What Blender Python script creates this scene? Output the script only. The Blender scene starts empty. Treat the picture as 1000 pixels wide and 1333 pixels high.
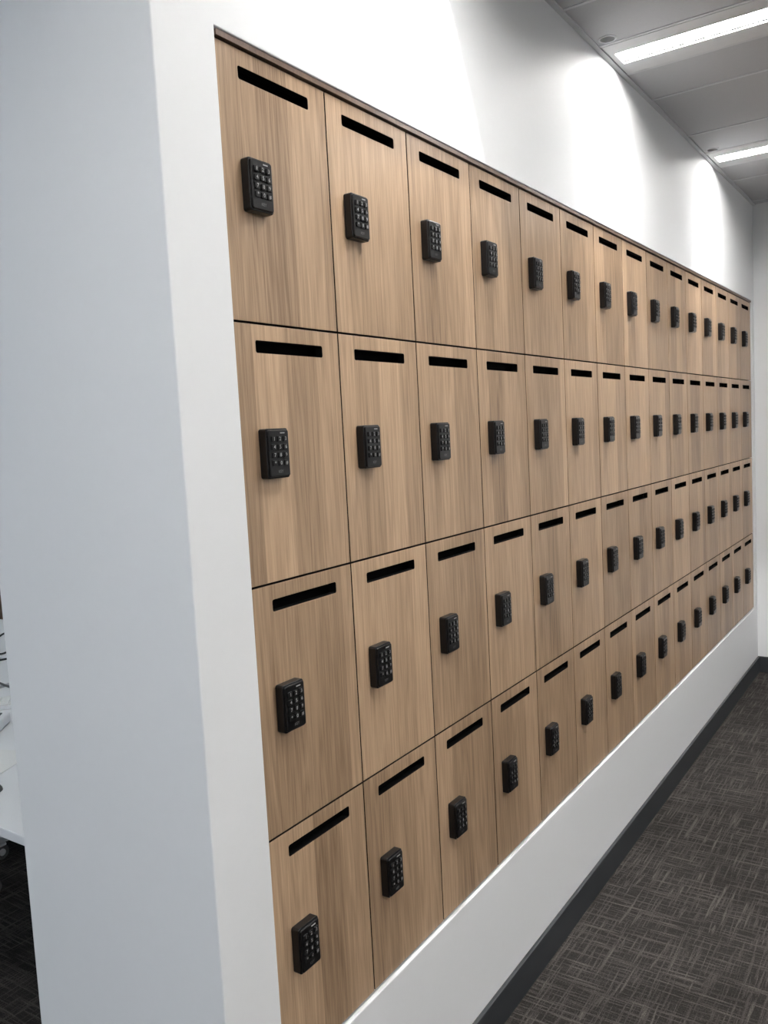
import bpy, bmesh, math, random
import numpy as np
from mathutils import Matrix, Vector
random.seed(4)
S = bpy.context.scene
COL = S.collection
try:
    S.view_settings.view_transform = 'Standard'
    S.view_settings.look = 'None'
except Exception as e:
    print(e)

W = 0.30; NC = 15; NR = 4
ZB = 0.43
FRONT = .008; g = .005
# ---------------------------------------------------------------- camera fit
obs = {(0,0):(276,40),(1,0):(423,117),(2,0):(530,170),(3,0):(613,211),
 (0,1):(302,414),(1,1):(440,432),(2,1):(542,444),(3,1):(622,453),
 (0,2):(328,765),(1,2):(458,733),(2,2):(555,707),(3,2):(632,685),
 (0,3):(350,1100),(1,3):(472,1020),(2,3):(567,962),(1,4):(489,1290),
 (15,0):(976,390),(15,1):(977,497),(15,2):(978,597),(15,3):(979,695),(15,4):(980,790)}
R0 = np.array([[.8131,.5795,-.0539],[.0118,-.109,-.994],[-.5819,.8076,-.0955]])
def rod(v):
    th = np.linalg.norm(v)
    if th < 1e-12: return np.eye(3)
    k = v/th; K = np.array([[0,-k[2],k[1]],[k[2],0,-k[0]],[-k[1],k[0],0]])
    return np.eye(3)+math.sin(th)*K+(1-math.cos(th))*K@K
U,_,Vt = np.linalg.svd(R0); R0 = U@Vt
def resid(p):
    R = rod(p[0:3])@R0; C = p[3:6]; f = p[6]; h = p[7]
    out = []
    for (c,r),(x,y) in obs.items():
        P = np.array([0, c*W, ZB+(4-r)*h])
        if c==0: P[0]=FRONT; P[1]=-g
        if c==0 and r==0: P[2]+=.012
        q = R@(P-C)
        out += [500+f*q[0]/q[2]-x, 666.5+f*q[1]/q[2]-y]
    out.append((f-1035)*0.05)
    return np.array(out)
p = np.array([0,0,0,1.053,-1.034,1.676,1041,.49])
for it in range(40):
    r = resid(p); J = np.zeros((len(r),8))
    for i in range(8):
        d = np.zeros(8); e = 1e-5*(1000 if i==6 else 1); d[i]=e
        J[:,i] = (resid(p+d)-r)/e
    p = p + np.linalg.lstsq(J.T@J+1e-6*np.eye(8), -J.T@r, rcond=None)[0]
R = rod(p[0:3])@R0; C = p[3:6]; F = p[6]; H = p[7]
ZT = ZB+NR*H
ZC = ZT+0.592
Mr = R.T@np.diag([1,-1,-1])
cam = bpy.data.cameras.new('camera'); camo = bpy.data.objects.new('camera', cam); COL.objects.link(camo)
M = Matrix([[*Mr[i], C[i]] for i in range(3)]+[[0,0,0,1]])
camo.matrix_world = M
cam.sensor_width = 36; cam.sensor_fit = 'AUTO'; cam.lens = F/1333*36; cam.clip_start = .02
S.camera = camo

# ---------------------------------------------------------------- materials
def new_mat(name):
    m = bpy.data.materials.new(name); m.use_nodes = True
    nt = m.node_tree; b = nt.nodes['Principled BSDF']
    return m, nt, b
def N(nt, t, **kw):
    n = nt.nodes.new(t)
    for k,v in kw.items():
        setattr(n,k,v)
    return n
def simple(name, col, rough=.5, metal=0, bump=0, bscale=300, var=0.04, spec=.5):
    m,nt,b = new_mat(name)
    tc = N(nt,'ShaderNodeTexCoord'); no = N(nt,'ShaderNodeTexNoise')
    no.inputs['Scale'].default_value = bscale; nt.links.new(tc.outputs['Object'], no.inputs['Vector'])
    mr = N(nt,'ShaderNodeMapRange'); mr.inputs['To Min'].default_value = 1-var; mr.inputs['To Max'].default_value = 1+var
    nt.links.new(no.outputs['Fac'], mr.inputs['Value'])
    vm = N(nt,'ShaderNodeVectorMath', operation='SCALE'); vm.inputs[0].default_value = col
    nt.links.new(mr.outputs['Result'], vm.inputs['Scale']); nt.links.new(vm.outputs[0], b.inputs['Base Color'])
    b.inputs['Roughness'].default_value = rough; b.inputs['Metallic'].default_value = metal
    b.inputs['Specular IOR Level'].default_value = spec
    if bump:
        bp = N(nt,'ShaderNodeBump'); bp.inputs['Strength'].default_value = bump; bp.inputs['Distance'].default_value = .001
        nt.links.new(no.outputs['Fac'], bp.inputs['Height']); nt.links.new(bp.outputs['Normal'], b.inputs['Normal'])
    return m
def emis(name, col, s):
    m,nt,b = new_mat(name)
    b.inputs['Base Color'].default_value = (*col,1)
    b.inputs['Emission Color'].default_value = (*col,1); b.inputs['Emission Strength'].default_value = s
    return m

def oak(name, dark=(.180,.112,.062,1), light=(.56,.390,.248,1)):
    m,nt,b = new_mat(name)
    L = nt.links.new
    geo = N(nt,'ShaderNodeNewGeometry'); oi = N(nt,'ShaderNodeObjectInfo')
    sep = N(nt,'ShaderNodeSeparateXYZ'); L(geo.outputs['Position'], sep.inputs[0])
    def math_(op,a,b_=None,c=None):
        n = N(nt,'ShaderNodeMath', operation=op)
        for i,v in enumerate((a,b_,c)):
            if v is None: continue
            if isinstance(v,(int,float)): n.inputs[i].default_value = v
            else: L(v, n.inputs[i])
        return n.outputs[0]
    rn = oi.outputs['Random']
    y = math_('ADD', sep.outputs['Y'], math_('MULTIPLY', rn, 13.7))
    y = math_('ADD', y, math_('MULTIPLY', sep.outputs['X'], 1.0))
    z = math_('ADD', sep.outputs['Z'], math_('MULTIPLY', rn, 31.0))
    st = math_('FLOOR', math_('DIVIDE', y, 0.088))
    wn = N(nt,'ShaderNodeTexWhiteNoise', noise_dimensions='1D'); L(st, wn.inputs['W'])
    def noise(sy,sz,k,det,rough=.5):
        cv = N(nt,'ShaderNodeCombineXYZ'); L(math_('MULTIPLY', y, sy), cv.inputs[0]); L(math_('MULTIPLY', z, sz), cv.inputs[1]); L(math_('MULTIPLY',wn.outputs['Value'],k), cv.inputs[2])
        n = N(nt,'ShaderNodeTexNoise'); n.inputs['Scale'].default_value = 1; n.inputs['Detail'].default_value = det; n.inputs['Roughness'].default_value=rough
        L(cv.outputs[0], n.inputs['Vector']); return n.outputs['Fac']
    n1 = noise(330,7,40,4,.62)
    n2 = noise(24,1.3,20,1.5)
    n3 = noise(90,2.5,33,2)
    ring = math_('PINGPONG', math_('MULTIPLY', n2, 16), 1.0)
    tone = math_('ADD', math_('MULTIPLY', wn.outputs['Value'], .26), math_('MULTIPLY', n1, .60))
    tone = math_('ADD', tone, math_('MULTIPLY', ring, .12))
    tone = math_('ADD', tone, math_('MULTIPLY', n3, .18))
    rd = N(nt,'ShaderNodeTexWhiteNoise', noise_dimensions='1D'); L(rn, rd.inputs['W'])
    tone = math_('ADD', tone, math_('MULTIPLY_ADD', rd.outputs['Value'], .10, -.06))
    cr = N(nt,'ShaderNodeValToRGB'); e = cr.color_ramp.elements
    e[0].position = .29; e[0].color = dark
    e[1].position = .85; e[1].color = light
    L(tone, cr.inputs['Fac'])
    L(cr.outputs[0], b.inputs['Base Color'])
    b.inputs['Roughness'].default_value = .38
    bp = N(nt,'ShaderNodeBump'); bp.inputs['Strength'].default_value=.2; bp.inputs['Distance'].default_value=.0006
    L(n1, bp.inputs['Height']); L(bp.outputs['Normal'], b.inputs['Normal'])
    return m

def carpet():
    m,nt,b = new_mat('carpet'); L = nt.links.new
    geo = N(nt,'ShaderNodeNewGeometry')
    def streak(sx, sy, seed, lo, hi, rot):
        mp = N(nt,'ShaderNodeMapping'); mp.inputs['Scale'].default_value=(sx,sy,1); mp.inputs['Location'].default_value=(seed,seed*1.7,0)
        mp.inputs['Rotation'].default_value=(0,0,rot)
        L(geo.outputs['Position'], mp.inputs['Vector'])
        n = N(nt,'ShaderNodeTexNoise'); n.inputs['Scale'].default_value=1; n.inputs['Detail'].default_value=3.5; n.inputs['Distortion'].default_value=.8
        L(mp.outputs[0], n.inputs['Vector'])
        r = N(nt,'ShaderNodeMapRange'); r.inputs['From Min'].default_value=lo; r.inputs['From Max'].default_value=hi
        L(n.outputs['Fac'], r.inputs['Value']); return r.outputs['Result']
    a = streak(125,6,3,.50,.74,.0); c = streak(6,125,7,.50,.74,.0)
    mx = N(nt,'ShaderNodeMath', operation='MAXIMUM'); L(a,mx.inputs[0]); L(c,mx.inputs[1])
    f = N(nt,'ShaderNodeTexNoise'); f.inputs['Scale'].default_value=260; f.inputs['Detail'].default_value=3; L(geo.outputs['Position'], f.inputs['Vector'])
    mul = N(nt,'ShaderNodeMath', operation='MULTIPLY_ADD'); L(mx.outputs[0],mul.inputs[0]); L(f.outputs['Fac'],mul.inputs[1])
    f2 = N(nt,'ShaderNodeMath', operation='MULTIPLY'); L(f.outputs['Fac'],f2.inputs[0]); f2.inputs[1].default_value=.45; L(f2.outputs[0],mul.inputs[2])
    cr = N(nt,'ShaderNodeValToRGB'); e=cr.color_ramp.elements
    e[0].position=.18; e[0].color=(.017,.0155,.0145,1); e[1].position=.75; e[1].color=(.095,.086,.079,1)
    L(mul.outputs[0], cr.inputs['Fac'])
    L(cr.outputs[0], b.inputs['Base Color']); b.inputs['Roughness'].default_value=.95
    b.inputs['Specular IOR Level'].default_value=.1
    bp = N(nt,'ShaderNodeBump'); bp.inputs['Strength'].default_value=.7; bp.inputs['Distance'].default_value=.003
    L(f.outputs['Fac'], bp.inputs['Height']); L(bp.outputs['Normal'], b.inputs['Normal'])
    return m

M_wall = simple('painted_plasterboard', (.80,.815,.825), .55, bump=.05, bscale=60, var=.01)
M_ceil = simple('ceiling_tile', (.46,.46,.47), .9, bump=.2, bscale=200, var=.04)
M_grid = simple('ceiling_grid_metal', (.58,.58,.59), .5)
M_oak = oak('oak_laminate')
M_liner = oak('oak_liner', (.09,.055,.035,1), (.17,.11,.075,1))
M_credenza = oak('walnut_laminate', (.09,.055,.035,1), (.22,.15,.10,1))
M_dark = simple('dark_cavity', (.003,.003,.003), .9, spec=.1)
M_gap = simple('carcass_shadow', (.010,.008,.007), .8, spec=.1)
M_skirt = simple('vinyl_skirting', (.030,.034,.038), .42, var=.05)
M_carpet = carpet()
M_black = simple('black_plastic', (.0030,.0030,.0035), .30, bump=.03, bscale=900, spec=.38)
M_key = simple('key_rubber', (.006,.006,.0065), .45, spec=.3)
M_digit = simple('printed_white', (.34,.34,.34), .5)
M_logo = simple('printed_grey', (.12,.12,.12), .5)
M_white = simple('white_laminate', (.80,.81,.82), .35)
M_metalw = simple('white_powdercoat', (.78,.79,.80), .35)
M_rubber = simple('grey_rubber', (.1,.1,.1), .6)
M_tube = emis('fluorescent_diffuser', (1.0,.975,.95), 66)
M_tubeo = emis('office_diffuser', (.90,.96,1.0), 30)
M_refl = simple('fixture_housing', (.62,.62,.62), .45)
M_screen = simple('dark_screen', (.02,.022,.025), .15)
M_paper = simple('paper', (.8,.8,.78), .7)
M_red = simple('red_print', (.6,.04,.03), .5)

# ---------------------------------------------------------------- mesh helpers
CYC = Matrix(((0,0,1,0),(1,0,0,0),(0,1,0,0),(0,0,0,1)))  # (x,y,z)->(X=z,Y=x,Z=y)
def rect(x0,y0,x1,y1,r=0,n=5):
    if r<=0: return [(x0,y0),(x1,y0),(x1,y1),(x0,y1)]
    pts=[]
    for cx,cy,a in ((x1-r,y0+r,-90),(x1-r,y1-r,0),(x0+r,y1-r,90),(x0+r,y0+r,180)):
        for i in range(n+1):
            t=math.radians(a+90*i/n); pts.append((cx+r*math.cos(t),cy+r*math.sin(t)))
    return pts
def plate(loops, t, bev=0.0, name='plate', res=1):
    cu = bpy.data.curves.new(name,'CURVE'); cu.dimensions='2D'; cu.fill_mode='BOTH'
    for lp in loops:
        sp = cu.splines.new('POLY'); sp.points.add(len(lp)-1)
        for q,(x,y) in zip(sp.points,lp): q.co=(x,y,0,1)
        sp.use_cyclic_u=True
    cu.extrude=max(t/2-bev,0); cu.bevel_depth=bev; cu.bevel_resolution=res; cu.offset=-bev
    o = bpy.data.objects.new(name,cu); COL.objects.link(o)
    bpy.context.view_layer.update()
    dg = bpy.context.evaluated_depsgraph_get()
    me = bpy.data.meshes.new_from_object(o.evaluated_get(dg))
    bpy.data.objects.remove(o); bpy.data.curves.remove(cu)
    me.name=name; me.materials.clear()
    for pl in me.polygons: pl.use_smooth=False
    return me
def text_mesh(s, size, z=0):
    cu = bpy.data.curves.new('t','FONT'); cu.body=s; cu.size=size; cu.align_x='CENTER'; cu.align_y='CENTER'; cu.offset=.00010; cu.resolution_u=2
    o = bpy.data.objects.new('t',cu); COL.objects.link(o); bpy.context.view_layer.update()
    me = bpy.data.meshes.new_from_object(o.evaluated_get(bpy.context.evaluated_depsgraph_get()))
    bpy.data.objects.remove(o); bpy.data.curves.remove(cu); me.materials.clear()
    return me
class Build:
    """collects parts with materials into one mesh"""
    def __init__(s): s.bm=bmesh.new(); s.mats=[]
    def _mi(s,m):
        if m not in s.mats: s.mats.append(m)
        return s.mats.index(m)
    def add(s, me, mat, M=Matrix.Identity(4), smooth=False):
        mi=s._mi(mat); me=me.copy(); me.transform(M)
        n=len(s.bm.faces); s.bm.from_mesh(me); s.bm.faces.ensure_lookup_table()
        for f in s.bm.faces[n:]: f.material_index=mi; f.smooth=smooth
        bpy.data.meshes.remove(me)
    def box(s,x0,x1,y0,y1,z0,z1,mat,bev=0,M=Matrix.Identity(4)):
        b=bmesh.new(); bmesh.ops.create_cube(b,size=1)
        bmesh.ops.scale(b,vec=(x1-x0,y1-y0,z1-z0),verts=b.verts)
        bmesh.ops.translate(b,vec=((x0+x1)/2,(y0+y1)/2,(z0+z1)/2),verts=b.verts)
        if bev: bmesh.ops.bevel(b,geom=list(b.edges),offset=bev,segments=2,affect='EDGES',profile=.6)
        me=bpy.data.meshes.new('b'); b.to_mesh(me); b.free(); s.add(me,mat,M); bpy.data.meshes.remove(me)
    def cyl(s,p0,p1,r,mat,seg=20,r2=None):
        p0=Vector(p0);p1=Vector(p1);d=p1-p0
        b=bmesh.new(); bmesh.ops.create_cone(b,cap_ends=True,segments=seg,radius1=r,radius2=r if r2 is None else r2,depth=d.length)
        me=bpy.data.meshes.new('c'); b.to_mesh(me); b.free()
        Mx=Matrix.Translation((p0+p1)/2)@d.to_track_quat('Z','Y').to_matrix().to_4x4()
        s.add(me,mat,Mx,smooth=False); bpy.data.meshes.remove(me)
    def tube(s,pts,r,mat):
        cu=bpy.data.curves.new('k','CURVE'); cu.dimensions='3D'; sp=cu.splines.new('NURBS'); sp.points.add(len(pts)-1)
        for q,c in zip(sp.points,pts): q.co=(*c,1)
        sp.use_endpoint_u=True; sp.order_u=4; cu.bevel_depth=r; cu.bevel_resolution=2; cu.use_fill_caps=True
        o=bpy.data.objects.new('k',cu); COL.objects.link(o); bpy.context.view_layer.update()
        me=bpy.data.meshes.new_from_object(o.evaluated_get(bpy.context.evaluated_depsgraph_get()))
        bpy.data.objects.remove(o); bpy.data.curves.remove(cu); me.materials.clear(); s.add(me,mat,smooth=True); bpy.data.meshes.remove(me)
    def mesh(s,name):
        me=bpy.data.meshes.new(name); s.bm.to_mesh(me); s.bm.free()
        for m in s.mats: me.materials.append(m)
        return me
    def obj(s,name,parent=None,loc=None):
        o=bpy.data.objects.new(name,s.mesh(name)); COL.objects.link(o)
        if parent: o.parent=parent
        if loc: o.location=loc
        return o
def empty(name,loc=(0,0,0)):
    e=bpy.data.objects.new(name,None); COL.objects.link(e); e.location=loc; e.empty_display_size=.1; return e

# ---------------------------------------------------------------- room shell
XL,XR,YF,YE = -5.2,4.0,-5.2,NC*W+.075
NIB=-.143; XB=-.545
b=Build()
TH=FRONT-XB
front = plate([rect(NIB,0,YE,ZC), rect(-g,ZB-g,NC*W+g,ZT+.012)], TH, .0025, res=2)
b.add(front,M_wall,Matrix.Translation((FRONT-TH/2,0,0))@CYC)
b.box(XB,XB+.03,-.10,YE-.02,.05,ZC-.05,M_wall)
b.obj('wall_left')
def skirt(name,x0,x1,y0,y1):
    s=Build(); s.box(x0,x1,y0,y1,0,.10,M_skirt,.003); return s.obj(name)
skirt('baseboard_left',FRONT,FRONT+.012,NIB,YE-.012)
skirt('baseboard_nib',XB,FRONT+.012,NIB-.012,NIB)
skirt('baseboard_back',FRONT,XR,YE-.012,YE)
b=Build(); b.box(XL,XR,YF,YE+.1,-.1,0,M_carpet); b.obj('floor')
b=Build(); b.box(XL,XR,YE,YE+.1,0,ZC+.1,M_wall); b.obj('wall_back')
b=Build(); b.box(XR,XR+.1,YF,YE+.1,0,ZC+.1,M_wall); b.obj('wall_right')
b=Build(); b.box(XL-.1,XL,YF,YE+.1,0,ZC+.1,M_wall); b.obj('wall_far_left')
b=Build()
WX0,WX1,WZ0,WZ1=-4.6,-.2,.8,2.6
b.box(XL,WX0,YF-.1,YF,0,ZC+.1,M_wall); b.box(WX1,XR,YF-.1,YF,0,ZC+.1,M_wall)
b.box(WX0,WX1,YF-.1,YF,0,WZ0,M_wall); b.box(WX0,WX1,YF-.1,YF,WZ1,ZC+.1,M_wall)
b.obj('wall_front')
b=Build()
for i in range(5):
    x=WX0+(WX1-WX0)*i/4; b.box(max(x-.02,WX0),min(x+.02,WX1),YF-.08,YF-.03,WZ0,WZ1,M_metalw)
b.box(WX0,WX1,YF-.08,YF-.03,WZ0,WZ0+.04,M_metalw); b.box(WX0,WX1,YF-.08,YF-.03,WZ1-.04,WZ1,M_metalw)
b.obj('window_1')
fixY=[1.85+1.48*k for k in range(-4,2)]
fixX=[(.028,1.228),(2.3,3.5),(-2.9,-1.7)]  # middle span: unseen row, added to light the locker wall more frontally
holes=[]; fixtures=[(a,c,y,y+.28) for y in fixY for a,c in fixX]
DL=[(.705,0),(1.805,9),(3.285,7)]; DLX=FRONT+.058
for f in fixtures: holes.append(rect(f[0],f[2],f[1],f[3]))
def circ(cx,cy,r,n=28): return [(cx+r*math.cos(2*math.pi*i/n),cy+r*math.sin(2*math.pi*i/n)) for i in range(n)]
for y,_ in DL: holes.append(circ(DLX,y,.026))
cm=plate([rect(XL,YF,XR,YE)]+holes,.02,0)
b=Build(); b.add(cm,M_ceil,Matrix.Translation((0,0,ZC+.01))); b.obj('ceiling')
b=Build(); b.box(XL,XR,YF,YE,ZC+.22,ZC+.25,M_ceil); b.obj('ceiling_void')
b=Build()
lines=[]
for y in fixY: lines += [y-.006, y+.286, y+.60, y+1.15]
for y in lines:
    if YF<y<YE-.02:
        b.box(.0+FRONT,XR,y-.006,y+.006,ZC-.003,ZC,M_grid)
        b.box(XL,-.6,y-.006,y+.006,ZC-.003,ZC,M_grid)
for x in (1.235,2.292,3.508,-1.69,-2.91,-4.1): b.box(x-.006,x+.006,YF,YE,ZC-.0035,ZC,M_grid)
b.box(FRONT,FRONT+.018,NIB,YE,ZC-.006,ZC,M_grid)
b.obj('trim_1')
for x0,x1,y0,y1 in fixtures:
    b=Build(); ym=(y0+y1)/2-.01
    b.add(plate([rect(x0+.002,y0+.002,x1-.002,y1-.002), rect(x0+.02,ym-.050,x1-.03,ym+.050)],.012,.001),M_refl,Matrix.Translation((0,0,ZC+.002)))
    b.box(x0+.01,x1-.01,ym-.06,ym+.06,ZC+.045,ZC+.055,M_refl)
    for a,c in ((ym-.055,ym-.050),(ym+.050,ym+.055)): b.box(x0+.02,x1-.03,a,c,ZC+.002,ZC+.045,M_refl)
    b.box(x0+.015,x0+.02,ym-.05,ym+.05,ZC+.002,ZC+.045,M_refl); b.box(x1-.03,x1-.025,ym-.05,ym+.05,ZC+.002,ZC+.045,M_refl)
    b.box(x0+.022,x1-.032,ym-.040,ym+.040,ZC+.014,ZC+.034,M_tube if x0>0 else M_tubeo,.004)
    b.obj('recessed_fluorescent_light')
for y,tilt in DL:
    e=empty('recessed_downlight',(DLX,y,ZC))
    b=Build()
    ring=plate([circ(0,0,.029),circ(0,0,.023)],.003,.001); b.add(ring,M_grid,Matrix.Translation((0,0,-.0015)))
    bm=bmesh.new(); n=28
    lo=[bm.verts.new((.024*math.cos(2*math.pi*i/n),.024*math.sin(2*math.pi*i/n),0)) for i in range(n)]
    hi=[bm.verts.new((.018*math.cos(2*math.pi*i/n),.018*math.sin(2*math.pi*i/n),.04)) for i in range(n)]
    for i in range(n): bm.faces.new((lo[i],lo[(i+1)%n],hi[(i+1)%n],hi[i]))
    me=bpy.data.meshes.new('c'); bm.to_mesh(me); bm.free(); b.add(me,M_refl)
    b.cyl((0,0,.036),(0,0,.040),.018,M_refl)
    b.obj('downlight_trim',e)
    l=bpy.data.lights.new('downlight_lamp','SPOT'); l.energy=100; l.spot_size=math.radians(50 if tilt else 52); l.spot_blend=.12; l.shadow_soft_size=.008; l.color=(1,.98,.97)
    lo_=bpy.data.objects.new('downlight_lamp',l); COL.objects.link(lo_); lo_.parent=e; lo_.location=(0,0,-.006)
    lo_.rotation_euler=(math.radians(tilt),math.radians(8),0)

# ---------------------------------------------------------------- lockers
bank=empty('locker_bank',(0,0,0))
DT=.018; gap=.0020
door=plate([rect(gap,gap,W-gap,H-gap), rect(.054,H-.052,.246,H-.030,.004)],DT,.0008,'door')
door.materials.append(M_oak); door.materials.append(M_dark); door.materials.append(M_gap); door.transform(Matrix.Translation((-DT/2,0,0))@CYC)
for pl in door.polygons:
    c=pl.center
    if abs(pl.normal.x)<.9:
        if .05<c.y<.25 and H-.056<c.z<H-.026: pl.material_index=1
        elif abs(pl.normal.x)<.3: pl.material_index=2  # oak door edges painted near-black as shade in the gaps
b=Build(); LW,LH,LD=.060,.090,.022
def cy(x): return Matrix.Translation((x,0,0))@CYC
b.add(plate([rect(-LW/2,-LH/2,LW/2,LH/2,.005)],LD-.004,.0015,res=2),M_black,cy((LD-.004)/2))
b.add(plate([rect(-LW/2+.003,-LH/2+.003,LW/2-.003,LH/2-.003,.004)],.006,.0015),M_black,cy(LD-.003))
labels=['1','2','3','4','5','6','7','8','9','*','0','#']
for i,lb in enumerate(labels):
    cx=-.0155+.0155*(i%3); cz=.026-.0145*(i//3)
    b.add(plate([rect(cx-.0058,cz-.0052,cx+.0058,cz+.0052,.002,3)],.003,.0006),M_key,cy(LD+.0012))
    b.add(text_mesh(lb,.0095),M_digit,Matrix.Translation((LD+.0030,0,0))@CYC@Matrix.Translation((cx,cz,0)))
b.add(plate([rect(.004,.0355,.016,.0375)],.0006,0),M_digit,cy(LD+.0002))
b.add(text_mesh('KEY',.0075),M_logo,Matrix.Translation((LD+.0006,0,0))@CYC@Matrix.Translation((0,-.033,0)))
lockm=b.mesh('keypad_lock')
for r_ in range(NR):
    for c in range(NC):
        z=ZB+(NR-1-r_)*H
        o=bpy.data.objects.new('door_%02d'%(r_*NC+c+1),door); COL.objects.link(o); o.parent=bank; o.location=(0,c*W,z)
        k=bpy.data.objects.new('keypad_lock_%02d'%(r_*NC+c+1),lockm); COL.objects.link(k); k.parent=bank; k.location=(0,c*W+.075,z+H/2+.002)
b=Build()
DX=-DT-.002
b.box(-.50,-.49,0,NC*W,ZB,ZT,M_gap)
for c in range(NC+1): 
    y=min(max(c*W,.008),NC*W-.008); b.box(-.49,DX,y-.008,y+.008,ZB,ZT,M_gap)
for r_ in range(NR+1):
    z=min(max(ZB+r_*H,ZB+.008),ZT-.008); b.box(-.49,DX-.0002,0,NC*W,z-.008,z+.008,M_gap)
b.box(DX-.03,DX-.02,0,NC*W,ZB,ZT,M_dark)  # black sheet standing in for the shade inside, behind the slots
b.obj('carcass',bank)
b=Build()
b.box(-.08,FRONT-.002,0,NC*W,ZT+.001,ZT+.0105,M_liner)
b.obj('top_liner',bank)

# ---------------------------------------------------------------- office beyond the wall
def desk(x0,x1,y0,y1,name='office_desk'):
    e=empty(name,((x0+x1)/2,(y0+y1)/2,0)); w=(x1-x0)/2; d=(y1-y0)/2
    b=Build(); b.box(-w,w,-d,d,.705,.73,M_white,.003); b.obj('desk_top',e)
    b=Build()
    for sx in (-1,1):
        X=sx*(w-.10)
        b.box(X-.03,X+.03,-.04,.04,.07,.70,M_metalw,.004)
        b.box(X-.025,X+.025,-d+.06,d-.06,.07,.10,M_metalw,.006)
        b.box(X-.025,X+.025,-d+.10,d-.10,.67,.705,M_metalw,.004)
    b.box(-w+.1,w-.1,-.02,.02,.60,.66,M_metalw,.004)
    b.obj('desk_frame',e)
    b=Build()
    for sx in (-1,1):
        for sy in (-1,1):
            X=sx*(w-.10); Y=sy*(d-.08)
            b.cyl((X-.014,Y,.03),(X+.014,Y,.03),.03,M_rubber,24); b.cyl((X-.017,Y,.03),(X+.017,Y,.03),.014,M_metalw)
            b.cyl((X,Y,.05),(X,Y,.075),.01,M_metalw)
            b.box(X-.02,X+.02,Y-.018,Y+.018,.055,.066,M_metalw,.003)
    b.obj('castors',e)
    return e
desk(-2.02,-.74,.0,.62); desk(-2.02,-.74,.64,1.50); desk(-3.4,-2.06,.0,.62); desk(-3.4,-2.06,.64,1.50)
TZ=.7305
b=Build(); b.box(-.15,.15,-.105,.105,0,.002,M_paper); b.box(-.12,.10,-.08,-.05,.002,.0025,M_red); b.box(-.12,.0,.0,.05,.002,.0025,M_red)
o=b.obj('document',loc=(-1.36,.20,TZ)); o.rotation_euler=(0,0,.4)
def keyboard(x,y,rot):
    b=Build(); b.box(-.22,.22,-.065,.065,0,.012,M_white,.003)
    for r_ in range(5):
        for c in range(14): b.box(-.208+c*.03,-.182+c*.03,-.058+r_*.0235,-.038+r_*.0235,.011,.016,M_paper)
    o=b.obj('computer_keyboard',loc=(x,y,TZ)); o.rotation_euler=(0,0,rot)
keyboard(-1.90,.46,.9)
def monitor(x,y,rot):
    b=Build(); b.box(-.27,.27,-.012,.012,.14,.46,M_black,.004); b.box(-.262,.262,-.0135,-.011,.15,.452,M_screen)
    b.box(-.02,.02,.012,.03,.02,.32,M_metalw,.003); b.box(-.11,.11,-.07,.09,0,.012,M_metalw,.004)
    o=b.obj('computer_monitor',loc=(x,y,TZ)); o.rotation_euler=(0,0,rot)
monitor(-1.05,1.25,0.0)
b=Build(); b.box(-.08,.08,-.10,.10,0,.035,M_metalw,.008); b.box(-.05,.06,-.02,.08,.034,.038,M_screen); b.box(-.075,-.035,-.09,.09,.03,.06,M_metalw,.012)
o=b.obj('desk_phone',loc=(-1.60,.36,TZ)); o.rotation_euler=(0,0,.7)
rr=random.Random(2)
b=Build()
for i in range(16):
    x=-2.75+rr.random()*.6; y=.72+rr.random()*.35
    pts=[]
    for j in range(7):
        pts.append((x,y,TZ+.006+ (0.12*rr.random() if 0<j<6 else 0))); x+=rr.uniform(-.12,.14); y+=rr.uniform(-.03,.09)
    b.tube(pts,.0045,[M_black,M_white,M_rubber][i%3])
b.obj('cable_tangle')
def mouse(x,y):
    bm=bmesh.new(); bmesh.ops.create_uvsphere(bm,u_segments=20,v_segments=12,radius=1)
    for v in bm.verts:
        v.co.x*=.03; v.co.y*=.052; v.co.z=max(v.co.z,0)*.03
    me=bpy.data.meshes.new('m'); bm.to_mesh(me); bm.free(); b=Build(); b.add(me,M_rubber,smooth=True); b.box(-.002,.002,.012,.03,.024,.031,M_black); b.obj('computer_mouse',loc=(x,y,TZ))
mouse(-1.10,.09)
b=Build(); b.box(-4.1,-3.65,.2,3.2,.05,.80,M_credenza,.003); b.box(-4.08,-3.67,.22,3.18,0,.05,M_dark)
for i in range(1,4): b.box(-3.652,-3.648,.2+.75*i-.002,.2+.75*i+.002,.06,.79,M_dark)
b.obj('storage_credenza')

# ---------------------------------------------------------------- world / daylight
w=bpy.data.worlds.new('sky'); S.world=w; w.use_nodes=True
bg=w.node_tree.nodes['Background']; bg.inputs[0].default_value=(.58,.76,1,1); bg.inputs[1].default_value=1.9
l=bpy.data.lights.new('window_portal','AREA'); l.shape='RECTANGLE'; l.size=WX1-WX0; l.size_y=WZ1-WZ0; l.cycles.is_portal=True
o=bpy.data.objects.new('window_portal',l); COL.objects.link(o); o.location=((WX0+WX1)/2,YF-.09,(WZ0+WZ1)/2); o.rotation_euler=(math.radians(90),0,0)
